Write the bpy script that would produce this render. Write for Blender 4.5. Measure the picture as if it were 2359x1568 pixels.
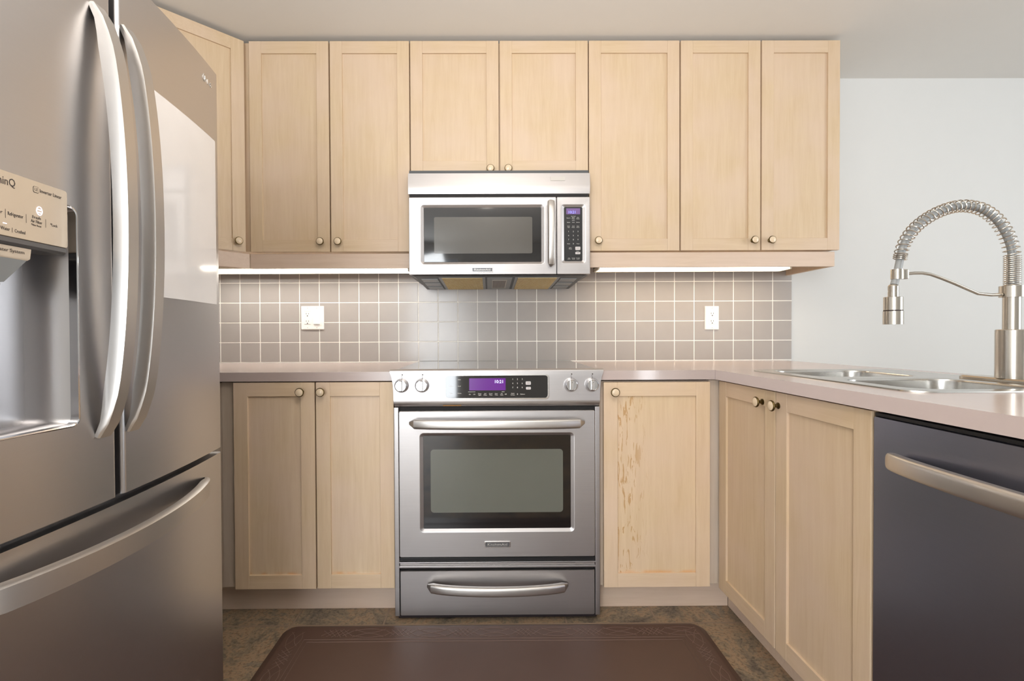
import bpy, bmesh, math, random
from mathutils import Vector, Matrix
for o in list(bpy.data.objects):
    bpy.data.objects.remove(o)
SC = bpy.context.scene
COL = SC.collection
PI = math.pi
random.seed(7)

# ------------------------------------------------------------------ camera
def make_camera():
    f, u0, v0 = 1105.85, 1132.58, 785.72
    p, y, r = -0.01209, -0.00481, -0.0046
    cp, sp, cy, sy, cr, sr = math.cos(p), math.sin(p), math.cos(y), math.sin(y), math.cos(r), math.sin(r)
    fw = Vector((-sy*cp, cy*cp, sp)); rt = Vector((cy, sy, 0)); up = rt.cross(fw)
    rt2 = cr*rt + sr*up; up2 = -sr*rt + cr*up
    cam = bpy.data.cameras.new('camera'); ob = bpy.data.objects.new('camera', cam); COL.objects.link(ob)
    cam.sensor_width = 36; cam.sensor_fit = 'HORIZONTAL'; cam.lens = f/2359*36
    cam.shift_x = (1179.5-u0)/2359; cam.shift_y = (v0-784)/2359
    cam.clip_start = 0.02
    m = Matrix((rt2, up2, -fw)).transposed().to_4x4()
    m.translation = Vector((-0.03507, -2.40379, 1.04579))
    ob.matrix_world = m
    SC.camera = ob
make_camera()

# ------------------------------------------------------------------ world, lights, exposure
w = bpy.data.worlds.new('world'); SC.world = w; w.use_nodes = True
bg = w.node_tree.nodes['Background']
bg.inputs[0].default_value = (0.80, 0.90, 1.0, 1); bg.inputs[1].default_value = 1.0
def area(name, loc, target, sx, sy, power, col):
    l = bpy.data.lights.new(name, 'AREA'); l.shape = 'RECTANGLE'; l.size = sx; l.size_y = sy
    l.energy = power; l.color = col
    o = bpy.data.objects.new(name, l); COL.objects.link(o); o.location = loc
    o.rotation_euler = (Vector(target)-Vector(loc)).to_track_quat('-Z', 'Z').to_euler()
    return o
area('patio_daylight', (-0.95, -4.93, 1.12), (0.3, 0, 0.8), 1.05, 1.95, 60, (0.93, 0.97, 1.0))
area('side_window_daylight', (4.13, -2.5, 1.3), (0, -1.8, 1.1), 2.9, 1.6, 56, (0.93, 0.97, 1.0))
def globe(name, loc, r, power, col):
    l = bpy.data.lights.new(name, 'POINT'); l.shadow_soft_size = r; l.energy = power; l.color = col
    o = bpy.data.objects.new(name, l); COL.objects.link(o); o.location = loc
    return o
globe('kitchen_ceiling_lamp', (-0.05, -1.75, 2.08), 0.14, 5, (1.0, 0.91, 0.80))
area('ceiling_fill', (0.1, -2.35, 1.62), (0.1, -2.25, 2.32), 0.5, 0.5, 27, (1.0, 0.97, 0.94))  # added upward fill that brightens the ceiling; no known source in the room
SC.view_settings.view_transform = 'Standard'
SC.view_settings.look = 'None'
SC.view_settings.gamma = 1
SC.view_settings.use_curve_mapping = False
SC.view_settings.exposure = 0.35

# ------------------------------------------------------------------ materials
def s2l(c):
    return tuple(((v/255)/12.92 if v/255 <= .04045 else ((v/255+.055)/1.055)**2.4) for v in c)
MATS = {}
def newmat(name):
    m = bpy.data.materials.new(name); m.use_nodes = True; MATS[name] = m
    nt = m.node_tree; b = nt.nodes['Principled BSDF']
    return m, nt, b
def N(nt, typ, **kw):
    n = nt.nodes.new(typ)
    for k, v in kw.items():
        setattr(n, k, v)
    return n
def plain(name, rgb, rough=0.5, metal=0.0, noise=0.04, spec=None, emit=None, estr=0, coat=0):
    m, nt, b = newmat(name)
    c = s2l(rgb)
    tc = N(nt, 'ShaderNodeTexCoord'); nz = N(nt, 'ShaderNodeTexNoise'); nz.inputs['Scale'].default_value = 14; nz.inputs['Detail'].default_value = 4
    nt.links.new(tc.outputs['Object'], nz.inputs['Vector'])
    mx = N(nt, 'ShaderNodeMix', data_type='RGBA')
    mx.inputs[6].default_value = tuple(v*(1-noise) for v in c)+(1,)
    mx.inputs[7].default_value = tuple(min(1, v*(1+noise)) for v in c)+(1,)
    nt.links.new(nz.outputs['Fac'], mx.inputs[0]); nt.links.new(mx.outputs[2], b.inputs['Base Color'])
    b.inputs['Roughness'].default_value = rough; b.inputs['Metallic'].default_value = metal
    if spec is not None: b.inputs['Specular IOR Level'].default_value = spec
    if coat: b.inputs['Coat Weight'].default_value = coat; b.inputs['Coat Roughness'].default_value = .05
    if emit: b.inputs['Emission Color'].default_value = s2l(emit)+(1,); b.inputs['Emission Strength'].default_value = estr
    return m
def ramp(nt, stops):
    r = N(nt, 'ShaderNodeValToRGB'); e = r.color_ramp.elements
    while len(e) < len(stops): e.new(0.5)
    for i, (p, c) in enumerate(stops):
        e[i].position = p; e[i].color = tuple(c)+(1,)
    return r
def wood(name, scale, light=(214, 191, 160), dark=(203, 177, 144), pink=(214, 190, 170), worn=False, stain=False):
    m, nt, b = newmat(name)
    tc = N(nt, 'ShaderNodeTexCoord'); oi = N(nt, 'ShaderNodeObjectInfo')
    mul = N(nt, 'ShaderNodeMath', operation='MULTIPLY'); mul.inputs[1].default_value = 37.0
    nt.links.new(oi.outputs['Random'], mul.inputs[0])
    add = N(nt, 'ShaderNodeVectorMath', operation='ADD')
    nt.links.new(tc.outputs['Object'], add.inputs[0]); nt.links.new(mul.outputs[0], add.inputs[1])
    mp = N(nt, 'ShaderNodeMapping'); mp.inputs['Scale'].default_value = scale
    nt.links.new(add.outputs[0], mp.inputs['Vector'])
    n1 = N(nt, 'ShaderNodeTexNoise'); n1.inputs['Scale'].default_value = 5; n1.inputs['Detail'].default_value = 8; n1.inputs['Roughness'].default_value = .62; n1.inputs['Distortion'].default_value = .5
    nt.links.new(mp.outputs[0], n1.inputs['Vector'])
    r1 = ramp(nt, [(.30, s2l(dark)), (.72, s2l(light))])
    nt.links.new(n1.outputs['Fac'], r1.inputs[0])
    n2 = N(nt, 'ShaderNodeTexNoise'); n2.inputs['Scale'].default_value = 4.5; n2.inputs['Detail'].default_value = 3
    nt.links.new(add.outputs[0], n2.inputs['Vector'])
    r2 = ramp(nt, [(.38, (0, 0, 0)), (.66, (1, 1, 1))])
    nt.links.new(n2.outputs['Fac'], r2.inputs[0])
    mx = N(nt, 'ShaderNodeMix', data_type='RGBA'); mx.inputs[7].default_value = s2l(pink)+(1,)
    sc = N(nt, 'ShaderNodeMath', operation='MULTIPLY'); sc.inputs[1].default_value = .55
    nt.links.new(r2.outputs[0], sc.inputs[0]); nt.links.new(sc.outputs[0], mx.inputs[0])
    nt.links.new(r1.outputs[0], mx.inputs[6])
    out = mx.outputs[2]
    sp = N(nt, 'ShaderNodeSeparateXYZ'); nt.links.new(tc.outputs['Generated'], sp.inputs[0])
    if worn:    # finish flaked off in vertical flecks on the knob side of the panel
        mp2 = N(nt, 'ShaderNodeMapping'); mp2.inputs['Scale'].default_value = (16, 16, 2.6)
        nt.links.new(tc.outputs['Object'], mp2.inputs['Vector'])
        n3 = N(nt, 'ShaderNodeTexNoise'); n3.inputs['Scale'].default_value = 5; n3.inputs['Detail'].default_value = 5; n3.inputs['Distortion'].default_value = 1.2
        nt.links.new(mp2.outputs[0], n3.inputs['Vector'])
        r3 = ramp(nt, [(.575, (0, 0, 0)), (.60, (1, 1, 1))]); nt.links.new(n3.outputs['Fac'], r3.inputs[0])
        rx = ramp(nt, [(.0, (1, 1, 1)), (.2, (.9, .9, .9)), (.42, (0, 0, 0))]); nt.links.new(sp.outputs['X'], rx.inputs[0])
        mm = N(nt, 'ShaderNodeMath', operation='MULTIPLY'); nt.links.new(r3.outputs[0], mm.inputs[0]); nt.links.new(rx.outputs[0], mm.inputs[1])
        mm2 = N(nt, 'ShaderNodeMath', operation='MULTIPLY'); mm2.inputs[1].default_value = .75; nt.links.new(mm.outputs[0], mm2.inputs[0])
        m3 = N(nt, 'ShaderNodeMix', data_type='RGBA'); m3.inputs[7].default_value = s2l((186, 140, 82))+(1,)
        nt.links.new(out, m3.inputs[6]); nt.links.new(mm2.outputs[0], m3.inputs[0]); out = m3.outputs[2]
    if stain:   # orange water stain on the panel's lower edge
        rz = ramp(nt, [(.0, (.8, .8, .8)), (.010, (.55, .55, .55)), (.024, (0, 0, 0))]); nt.links.new(sp.outputs['Z'], rz.inputs[0])
        n4 = N(nt, 'ShaderNodeTexNoise'); n4.inputs['Scale'].default_value = 22; nt.links.new(add.outputs[0], n4.inputs['Vector'])
        r4 = ramp(nt, [(.40, (0, 0, 0)), (.60, (1, 1, 1))]); nt.links.new(n4.outputs['Fac'], r4.inputs[0])
        mm = N(nt, 'ShaderNodeMath', operation='MULTIPLY'); nt.links.new(rz.outputs[0], mm.inputs[0]); nt.links.new(r4.outputs[0], mm.inputs[1])
        m4 = N(nt, 'ShaderNodeMix', data_type='RGBA'); m4.inputs[7].default_value = s2l((214, 150, 84))+(1,)
        nt.links.new(out, m4.inputs[6]); nt.links.new(mm.outputs[0], m4.inputs[0]); out = m4.outputs[2]
    nt.links.new(out, b.inputs['Base Color'])
    b.inputs['Roughness'].default_value = .42; b.inputs['Specular IOR Level'].default_value = .4
    bp = N(nt, 'ShaderNodeBump'); bp.inputs['Strength'].default_value = .04; bp.inputs['Distance'].default_value = .002
    nt.links.new(n1.outputs['Fac'], bp.inputs['Height']); nt.links.new(bp.outputs[0], b.inputs['Normal'])
    return m
def steel(name, rgb, rough, scale, var=.06, bump=.015, rv=.12):
    m, nt, b = newmat(name)
    tc = N(nt, 'ShaderNodeTexCoord'); mp = N(nt, 'ShaderNodeMapping'); mp.inputs['Scale'].default_value = scale
    nt.links.new(tc.outputs['Object'], mp.inputs['Vector'])
    nz = N(nt, 'ShaderNodeTexNoise'); nz.inputs['Scale'].default_value = 6; nz.inputs['Detail'].default_value = 5
    nt.links.new(mp.outputs[0], nz.inputs['Vector'])
    c = s2l(rgb)
    mx = N(nt, 'ShaderNodeMix', data_type='RGBA')
    mx.inputs[6].default_value = tuple(v*(1-var) for v in c)+(1,); mx.inputs[7].default_value = tuple(min(1, v*(1+var)) for v in c)+(1,)
    nt.links.new(nz.outputs['Fac'], mx.inputs[0]); nt.links.new(mx.outputs[2], b.inputs['Base Color'])
    mr = N(nt, 'ShaderNodeMapRange'); mr.inputs['To Min'].default_value = rough*(1-rv); mr.inputs['To Max'].default_value = rough*(1+rv)
    nt.links.new(nz.outputs['Fac'], mr.inputs['Value']); nt.links.new(mr.outputs[0], b.inputs['Roughness'])
    b.inputs['Metallic'].default_value = 1
    if bump:
        bp = N(nt, 'ShaderNodeBump'); bp.inputs['Strength'].default_value = bump; bp.inputs['Distance'].default_value = .001
        nt.links.new(nz.outputs['Fac'], bp.inputs['Height']); nt.links.new(bp.outputs[0], b.inputs['Normal'])
    return m
def slate(name):
    m, nt, b = newmat(name)
    tc = N(nt, 'ShaderNodeNewGeometry')
    mp = N(nt, 'ShaderNodeMapping'); mp.inputs['Location'].default_value = (.42372, .67732, 0)
    nt.links.new(tc.outputs['Position'], mp.inputs['Vector'])
    br = N(nt, 'ShaderNodeTexBrick'); br.offset = 0; br.squash = 1
    br.inputs['Scale'].default_value = 1; br.inputs['Brick Width'].default_value = .33226; br.inputs['Row Height'].default_value = .33226
    br.inputs['Mortar Size'].default_value = .0045; br.inputs['Mortar Smooth'].default_value = .3; br.inputs['Bias'].default_value = 0
    br.inputs['Color1'].default_value = (0, 0, 0, 1); br.inputs['Color2'].default_value = (1, 1, 1, 1); br.inputs['Mortar'].default_value = (.5, .5, .5, 1)
    nt.links.new(mp.outputs[0], br.inputs['Vector'])
    n1 = N(nt, 'ShaderNodeTexNoise'); n1.inputs['Scale'].default_value = 7; n1.inputs['Detail'].default_value = 12; n1.inputs['Roughness'].default_value = .78; n1.inputs['Distortion'].default_value = .6
    nt.links.new(tc.outputs['Position'], n1.inputs['Vector'])
    r1 = ramp(nt, [(.30, s2l((64, 53, 48))), (.41, s2l((108, 96, 84))), (.48, s2l((136, 122, 102))), (.54, s2l((164, 136, 108))), (.60, s2l((130, 119, 102))), (.70, s2l((108, 101, 96)))])
    nt.links.new(n1.outputs['Fac'], r1.inputs[0])
    n2 = N(nt, 'ShaderNodeTexNoise'); n2.inputs['Scale'].default_value = 95; n2.inputs['Detail'].default_value = 4
    nt.links.new(tc.outputs['Position'], n2.inputs['Vector'])
    r2 = ramp(nt, [(.34, s2l((205, 200, 196))), (.5, (1, 1, 1)), (1, (1, 1, 1))]); nt.links.new(n2.outputs['Fac'], r2.inputs[0])
    mu = N(nt, 'ShaderNodeMix', data_type='RGBA', blend_type='MULTIPLY'); mu.inputs[0].default_value = 1
    nt.links.new(r1.outputs[0], mu.inputs[6]); nt.links.new(r2.outputs[0], mu.inputs[7])
    mx = N(nt, 'ShaderNodeMix', data_type='RGBA'); mx.inputs[7].default_value = s2l((142, 122, 104))+(1,)
    nt.links.new(br.outputs['Fac'], mx.inputs[0]); nt.links.new(mu.outputs[2], mx.inputs[6]); nt.links.new(mx.outputs[2], b.inputs['Base Color'])
    b.inputs['Roughness'].default_value = .5
    sub = N(nt, 'ShaderNodeMath', operation='SUBTRACT'); nt.links.new(n1.outputs['Fac'], sub.inputs[0]); nt.links.new(br.outputs['Fac'], sub.inputs[1])
    bp = N(nt, 'ShaderNodeBump'); bp.inputs['Strength'].default_value = .5; bp.inputs['Distance'].default_value = .004
    nt.links.new(sub.outputs[0], bp.inputs['Height']); nt.links.new(bp.outputs[0], b.inputs['Normal'])
    return m
def filtermat(name):
    m, nt, b = newmat(name)
    tc = N(nt, 'ShaderNodeTexCoord')
    wv = N(nt, 'ShaderNodeTexWave'); wv.inputs['Scale'].default_value = 60; wv.inputs['Distortion'].default_value = 2; wv.inputs['Detail'].default_value = 2
    nt.links.new(tc.outputs['Object'], wv.inputs['Vector'])
    nz = N(nt, 'ShaderNodeTexNoise'); nz.inputs['Scale'].default_value = 70; nz.inputs['Detail'].default_value = 5
    nt.links.new(tc.outputs['Object'], nz.inputs['Vector'])
    mm = N(nt, 'ShaderNodeMath', operation='MULTIPLY'); nt.links.new(wv.outputs['Fac'], mm.inputs[0]); nt.links.new(nz.outputs['Fac'], mm.inputs[1])
    r = ramp(nt, [(.08, s2l((176, 140, 76))), (.3, s2l((244, 218, 150))), (.6, s2l((252, 240, 200)))]); nt.links.new(mm.outputs[0], r.inputs[0])
    nt.links.new(r.outputs[0], b.inputs['Base Color']); b.inputs['Roughness'].default_value = .55
    return m
wood('maple_vertical', (13, 13, .9)); wood('maple_rail', (.9, 13, 13)); wood('maple_side_rail', (13, .9, 13))
wood('maple_light', (13, 13, .9), light=(224, 200, 169), dark=(213, 186, 152), pink=(223, 197, 175))
wood('maple_light_rail', (.9, 13, 13), light=(224, 200, 169), dark=(213, 186, 152), pink=(223, 197, 175))
wood('maple_worn', (13, 13, .9), light=(225, 201, 168), dark=(213, 186, 150), pink=(223, 197, 172), worn=True, stain=True)
wood('maple_stained', (13, 13, .9), light=(225, 202, 172), dark=(213, 187, 154), pink=(224, 199, 179), stain=True)
wood('maple_pale', (.9, 13, 13), light=(218, 196, 176), dark=(206, 182, 160), pink=(216, 194, 178))
wood('maple_pale_vertical', (13, 13, .9), light=(206, 190, 172), dark=(196, 176, 156), pink=(208, 192, 178))
steel('steel_horizontal', (192, 188, 187), .40, (1.2, 60, 60), bump=0, rv=.06)
steel('steel_fridge', (200, 198, 199), .32, (40, 1.5, 300), bump=0, var=.03)
steel('steel_dishwasher', (158, 161, 176), .32, (40, 1.5, 300), bump=0, var=.05)
steel('steel_satin', (222, 219, 216), .26, (20, 20, 20), bump=0, var=.01, rv=.0)
steel('steel_handle', (206, 202, 198), .38, (20, 20, 20), bump=0, var=.01, rv=0)
steel('steel_sink', (200, 198, 194), .24, (30, 30, 30), bump=0, rv=.03)
steel('nickel', (200, 193, 182), .24, (30, 30, 2), bump=0, var=.02, rv=0)
steel('chrome', (220, 220, 222), .08, (5, 5, 5), bump=0)
steel('brass_antique', (98, 82, 50), .38, (30, 30, 30), bump=0)
plain('ceramic', (224, 202, 172), .18, coat=.3)
plain('wall_paint', (219, 219, 217), .7, noise=.01); plain('ceiling_paint', (228, 226, 222), .8, noise=.01)
plain('tile_glaze', (172, 165, 160), .2, noise=.05); plain('grout', (246, 242, 234), .7)
plain('counter', (192, 175, 169), .19, noise=.03, spec=.6)
slate('slate')
plain('mat_rubber', (84, 62, 54), .42, noise=.06); plain('mat_ridge', (112, 90, 82), .35)
plain('plastic_white', (240, 238, 234), .35); plain('slot_dark', (50, 38, 34), .6)
plain('black_plastic', (20, 20, 22), .4); plain('charcoal', (78, 80, 82), .45); plain('charcoal_light', (148, 150, 150), .35)
plain('gap_dark', (26, 22, 22), .7)
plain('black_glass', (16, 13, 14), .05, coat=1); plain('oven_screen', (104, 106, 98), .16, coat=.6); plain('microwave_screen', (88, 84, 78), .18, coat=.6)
plain('cooktop_glass', (58, 56, 58), .04, coat=1)
plain('board_white', (236, 232, 230), .12, coat=.5)
plain('panel_tan', (206, 191, 172), .14, metal=.2, coat=.6)
plain('panel_grey', (112, 112, 114), .3, metal=.6)
plain('text_dark', (70, 62, 58), .5); plain('text_light', (226, 222, 216), .5)
plain('logo_silver', (225, 222, 216), .25, metal=.6)
plain('button_light', (206, 200, 198), .4)
plain('display_purple', (70, 12, 96), .2, emit=(98, 24, 132), estr=.55)
plain('display_violet', (96, 72, 118), .2, emit=(104, 82, 124), estr=.5)
plain('digits', (200, 205, 255), .4, emit=(205, 210, 255), estr=1.6)
plain('digits_blue', (120, 130, 255), .4, emit=(120, 130, 250), estr=1.3)
plain('icon_glow', (240, 236, 255), .4, emit=(240, 236, 255), estr=1.2)
plain('led_white', (255, 252, 244), .4, emit=(255, 250, 240), estr=11); plain('led_warm', (255, 240, 212), .4, emit=(255, 236, 205), estr=8)
plain('fixture_white', (238, 232, 216), .5)
plain('label_paper', (206, 200, 192), .6); plain('label_print', (110, 104, 100), .6)
plain('rust', (150, 110, 60), .7); plain('grime', (40, 30, 34), .6)
filtermat('filter_mesh')

# ------------------------------------------------------------------ mesh helpers
I4 = Matrix.Identity(4)
class MB:
    """collects geometry for ONE mesh object"""
    def __init__(self, M=I4):
        self.bm = bmesh.new(); self.mats = []; self.M = M
    def mi(self, mat):
        if mat not in self.mats: self.mats.append(mat)
        return self.mats.index(mat)
    def face(self, pts, mat):
        vs = [self.bm.verts.new(self.M @ Vector(p)) for p in pts]
        f = self.bm.faces.new(vs); f.material_index = self.mi(mat); return f
    def merge(self, b2, mat, M=I4):
        k = self.mi(mat); T = self.M @ M; vm = {}
        for v in b2.verts: vm[v] = self.bm.verts.new(T @ v.co)
        for f in b2.faces:
            try:
                nf = self.bm.faces.new([vm[v] for v in f.verts]); nf.material_index = k
            except ValueError: pass
        b2.free()
    def box(self, x0, x1, y0, y1, z0, z1, mat, bev=0.0, seg=2):
        b = bmesh.new(); bmesh.ops.create_cube(b, size=1)
        sx, sy, sz = abs(x1-x0), abs(y1-y0), abs(z1-z0)
        for v in b.verts:
            v.co = Vector(((x0+x1)/2+v.co.x*sx, (y0+y1)/2+v.co.y*sy, (z0+z1)/2+v.co.z*sz))
        if bev > 0:
            bmesh.ops.bevel(b, geom=b.edges[:], offset=min(bev, .45*min(sx, sy, sz)), segments=seg, affect='EDGES', profile=.5)
        self.merge(b, mat); return self
    def loops(self, loops, mat, cap0=True, cap1=True):
        """bridge equal-length point loops"""
        k = self.mi(mat); bm = self.bm
        R = [[bm.verts.new(self.M @ Vector(p)) for p in L] for L in loops]
        n = len(R[0])
        for a, b in zip(R, R[1:]):
            for i in range(n):
                j = (i+1) % n
                f = bm.faces.new((a[i], a[j], b[j], b[i])); f.material_index = k
        if cap0: f = bm.faces.new(R[0][::-1]); f.material_index = k
        if cap1: f = bm.faces.new(R[-1]); f.material_index = k
        return self
    def rr(self, specs, mat, cap0=True, cap1=True, seg=5, plane='XZ'):
        """loft of rounded rectangles; each spec (a0,a1,b0,b1,r,depth)"""
        L = []
        for (a0, a1, b0, b1, r, d) in specs:
            pts = []
            for cx, cy, t0 in ((a1-r, b1-r, 0), (a0+r, b1-r, PI/2), (a0+r, b0+r, PI), (a1-r, b0+r, 1.5*PI)):
                for i in range(seg+1):
                    t = t0+PI/2*i/seg; p = (cx+r*math.cos(t), cy+r*math.sin(t))
                    pts.append((p[0], d, p[1]) if plane == 'XZ' else (p[0], p[1], d))
            L.append(pts)
        return self.loops(L, mat, cap0, cap1)
    def lathe(self, prof, mat, M=I4, seg=24):
        """profile (r,h) revolved around local Z of M"""
        L = []
        for r, h in prof:
            r = max(r, 1e-4)
            L.append([M @ Vector((r*math.cos(2*PI*i/seg), r*math.sin(2*PI*i/seg), h)) for i in range(seg)])
        return self.loops(L, mat)
    def cyl(self, p0, p1, r, mat, seg=20, r1=None):
        p0, p1 = Vector(p0), Vector(p1); d = p1-p0
        M = Matrix.Translation(p0) @ d.to_track_quat('Z', 'Y').to_matrix().to_4x4()
        return self.lathe([(r, 0), (r if r1 is None else r1, d.length)], mat, M, seg)
    def tube(self, pts, r, mat, seg=10):
        pts = [Vector(p) for p in pts]; L = []; nrm = None
        for i, p in enumerate(pts):
            t = (pts[min(i+1, len(pts)-1)]-pts[max(i-1, 0)]).normalized()
            if nrm is None:
                nrm = t.orthogonal().normalized()
            nrm = (nrm - t*nrm.dot(t)).normalized(); bn = t.cross(nrm)
            rr = r[i] if isinstance(r, (list, tuple)) else r
            L.append([p+nrm*rr*math.cos(2*PI*k/seg)+bn*rr*math.sin(2*PI*k/seg) for k in range(seg)])
        return self.loops(L, mat)
    def sweep(self, pts, wdir, sections, mat):
        """sweep per-point section [(a,b)..] : a along wdir, b along (tangent x wdir)"""
        pts = [Vector(p) for p in pts]; wdir = Vector(wdir).normalized(); L = []
        for i, p in enumerate(pts):
            t = (pts[min(i+1, len(pts)-1)]-pts[max(i-1, 0)]).normalized()
            n = t.cross(wdir).normalized()
            L.append([p+wdir*a+n*b for a, b in sections[i]])
        return self.loops(L, mat)
    def prism(self, poly, z0, z1, mat):
        return self.loops([[(x, y, z0) for x, y in poly], [(x, y, z1) for x, y in poly]], mat)
    def text(self, s, size, M, mat, depth=.0003, align='CENTER', sx=1.0, fit=None):
        c = bpy.data.curves.new('t', 'FONT'); c.body = s; c.size = size; c.align_x = align; c.align_y = 'CENTER'; c.resolution_u = 2; c.extrude = depth
        o = bpy.data.objects.new('t', c); COL.objects.link(o)
        dg = bpy.context.evaluated_depsgraph_get(); dg.update()
        me = bpy.data.meshes.new_from_object(o.evaluated_get(dg))
        b = bmesh.new(); b.from_mesh(me)
        if fit:
            xs = [v.co.x for v in b.verts]; sx = fit/(max(xs)-min(xs))
        self.merge(b, mat, M @ Matrix.Diagonal((sx, 1, 1, 1)))
        bpy.data.objects.remove(o); bpy.data.curves.remove(c); bpy.data.meshes.remove(me)
        return self
    def build(self, name, parent=None, angle=35, label=None):
        bmesh.ops.recalc_face_normals(self.bm, faces=self.bm.faces[:])
        me = bpy.data.meshes.new(name); self.bm.to_mesh(me); self.bm.free()
        for m in self.mats: me.materials.append(MATS[m])
        cs = [v.co for v in me.vertices]
        lo = Vector((min(c.x for c in cs), min(c.y for c in cs), min(c.z for c in cs))); hi = Vector((max(c.x for c in cs), max(c.y for c in cs), max(c.z for c in cs)))
        ctr = (lo+hi)/2
        if parent is None: ctr.z = lo.z
        me.transform(Matrix.Translation(-ctr))
        for p in me.polygons: p.use_smooth = True
        me.set_sharp_from_angle(angle=math.radians(angle))
        o = bpy.data.objects.new(name, me); COL.objects.link(o)
        wn = o.modifiers.new('weighted_normals', 'WEIGHTED_NORMAL'); wn.keep_sharp = True; wn.weight = 90
        wl[o.name] = ctr.copy()
        if parent is not None:
            o.parent = parent; o.location = ctr - wl[parent.name]
        else: o.location = ctr
        if label: o['label'] = label
        return o
wl = {}
def sup(a, b, e=.62, n=24):
    P = []
    for k in range(n):
        c, q = math.cos(2*PI*k/n), math.sin(2*PI*k/n)
        P.append((a*math.copysign(abs(c)**e, c), b*math.copysign(abs(q)**e, q)))
    return P
def thing(name, label, cat, loc, group=None):
    o = bpy.data.objects.new(name, None); COL.objects.link(o); o.empty_display_size = .05
    o.location = loc; wl[o.name] = Vector(loc); tag(o, label, cat, group); return o
def tag(o, label, cat, group=None):
    o['label'] = label; o['category'] = cat
    if group: o['group'] = group
    return o
def struct(o):
    o['kind'] = 'structure'; return o
def boolean(o, cutters):
    o.modifiers.clear()
    for c in cutters:
        m = o.modifiers.new('b', 'BOOLEAN'); m.operation = 'DIFFERENCE'; m.object = c; m.solver = 'EXACT'
    dg = bpy.context.evaluated_depsgraph_get(); dg.update()
    me = bpy.data.meshes.new_from_object(o.evaluated_get(dg)); me.name = o.data.name
    o.modifiers.clear(); o.data = me
    for p in me.polygons: p.use_smooth = True
    me.set_sharp_from_angle(angle=math.radians(35))
    for c in cutters: bpy.data.objects.remove(c)
def frame(origin, u, n):
    """local x -> u (viewer's right), local y -> inward, local z -> up"""
    u = Vector(u).normalized(); n = Vector(n).normalized()
    m = Matrix((u, -n, Vector((0, 0, 1)))).transposed().to_4x4(); m.translation = Vector(origin); return m
def textm(x, z, y=-.0004):
    """text lying on a local front plane (x right, z up, facing -y)"""
    return Matrix.Translation((x, y, z)) @ Matrix.Rotation(PI/2, 4, 'X')

# ------------------------------------------------------------------ setting
LW, RW, RY, CZ = -1.67, 4.2, -5.0, 2.32
struct(MB().box(LW-.1, RW+.1, RY-.1, .1, -.06, 0, 'slate').build('floor'))
struct(MB().box(LW-.1, RW+.1, RY-.1, .1, CZ, CZ+.1, 'ceiling_paint').build('ceiling'))
wb = struct(MB().box(LW-.1, RW+.1, 0, .1, 0, CZ, 'wall_paint').build('wall_back'))
struct(MB().box(LW-.1, LW, RY, 0, 0, CZ, 'wall_paint').build('wall_left'))
def holed_wall(name, a0, a1, h0, h1, z0, z1, axis, at0, at1):
    m = MB()
    def bx(p0, p1, q0, q1):
        if axis == 'X': m.box(p0, p1, at0, at1, q0, q1, 'wall_paint')
        else: m.box(at0, at1, p0, p1, q0, q1, 'wall_paint')
    bx(a0, h0, 0, CZ); bx(h1, a1, 0, CZ); bx(h0, h1, z1, CZ)
    if z0 > 0.001: bx(h0, h1, 0, z0)
    return struct(m.build(name))
holed_wall('wall_rear', LW-.1, RW+.1, -1.5, -.4, 0.08, 2.15, 'X', RY-.1, RY)
holed_wall('wall_right', RY, 0, -4.0, -1.0, .45, 2.15, 'Y', RW, RW+.1)
def sash(name, a0, a1, z0, z1, axis, c, nv):
    m = MB()
    def bx(p0, p1, q0, q1):
        if axis == 'X': m.box(p0, p1, c-.03, c+.03, q0, q1, 'plastic_white')
        else: m.box(c-.03, c+.03, p0, p1, q0, q1, 'plastic_white')
    t = .06
    bx(a0, a1, z0, z0+t); bx(a0, a1, z1-t, z1)
    for i in range(nv+1):
        x = a0+(a1-a0-t)*i/nv; bx(x, x+t, z0+t, z1-t)
    return struct(m.build(name))
sash('window_1', -1.5, -.4, .08, 2.15, 'X', RY-.05, 1)
sash('window_2', -4.0, -1.0, .45, 2.15, 'Y', RW+.05, 2)

# tiled splashback: individual glazed tiles on a grout bed, one surface
def splash():
    m = MB()
    x0, x1, z0, z1 = LW, 1.478, .9146, 1.392
    m.box(x0, x1, -.0073, -.0002, z0, z1, 'grout')
    tp, tx, tz, g = .0984, .49739, .91773, .0038
    i0 = int((x0-tx)/tp)-1
    for i in range(i0, 12):
        a, b = tx+i*tp+g/2, tx+(i+1)*tp-g/2
        a, b = max(a, x0), min(b, x1)
        if b-a < .006: continue
        for j in range(0, 5):
            c, d = tz+j*tp+g/2, min(tz+(j+1)*tp-g/2, z1)
            m.box(a, b, -.0085, -.002, c, d, 'tile_glaze', .0012, 1)
    return m.build('tile_backsplash', wb, label='grey glazed square tiles with pale grout')
splash()

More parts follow.
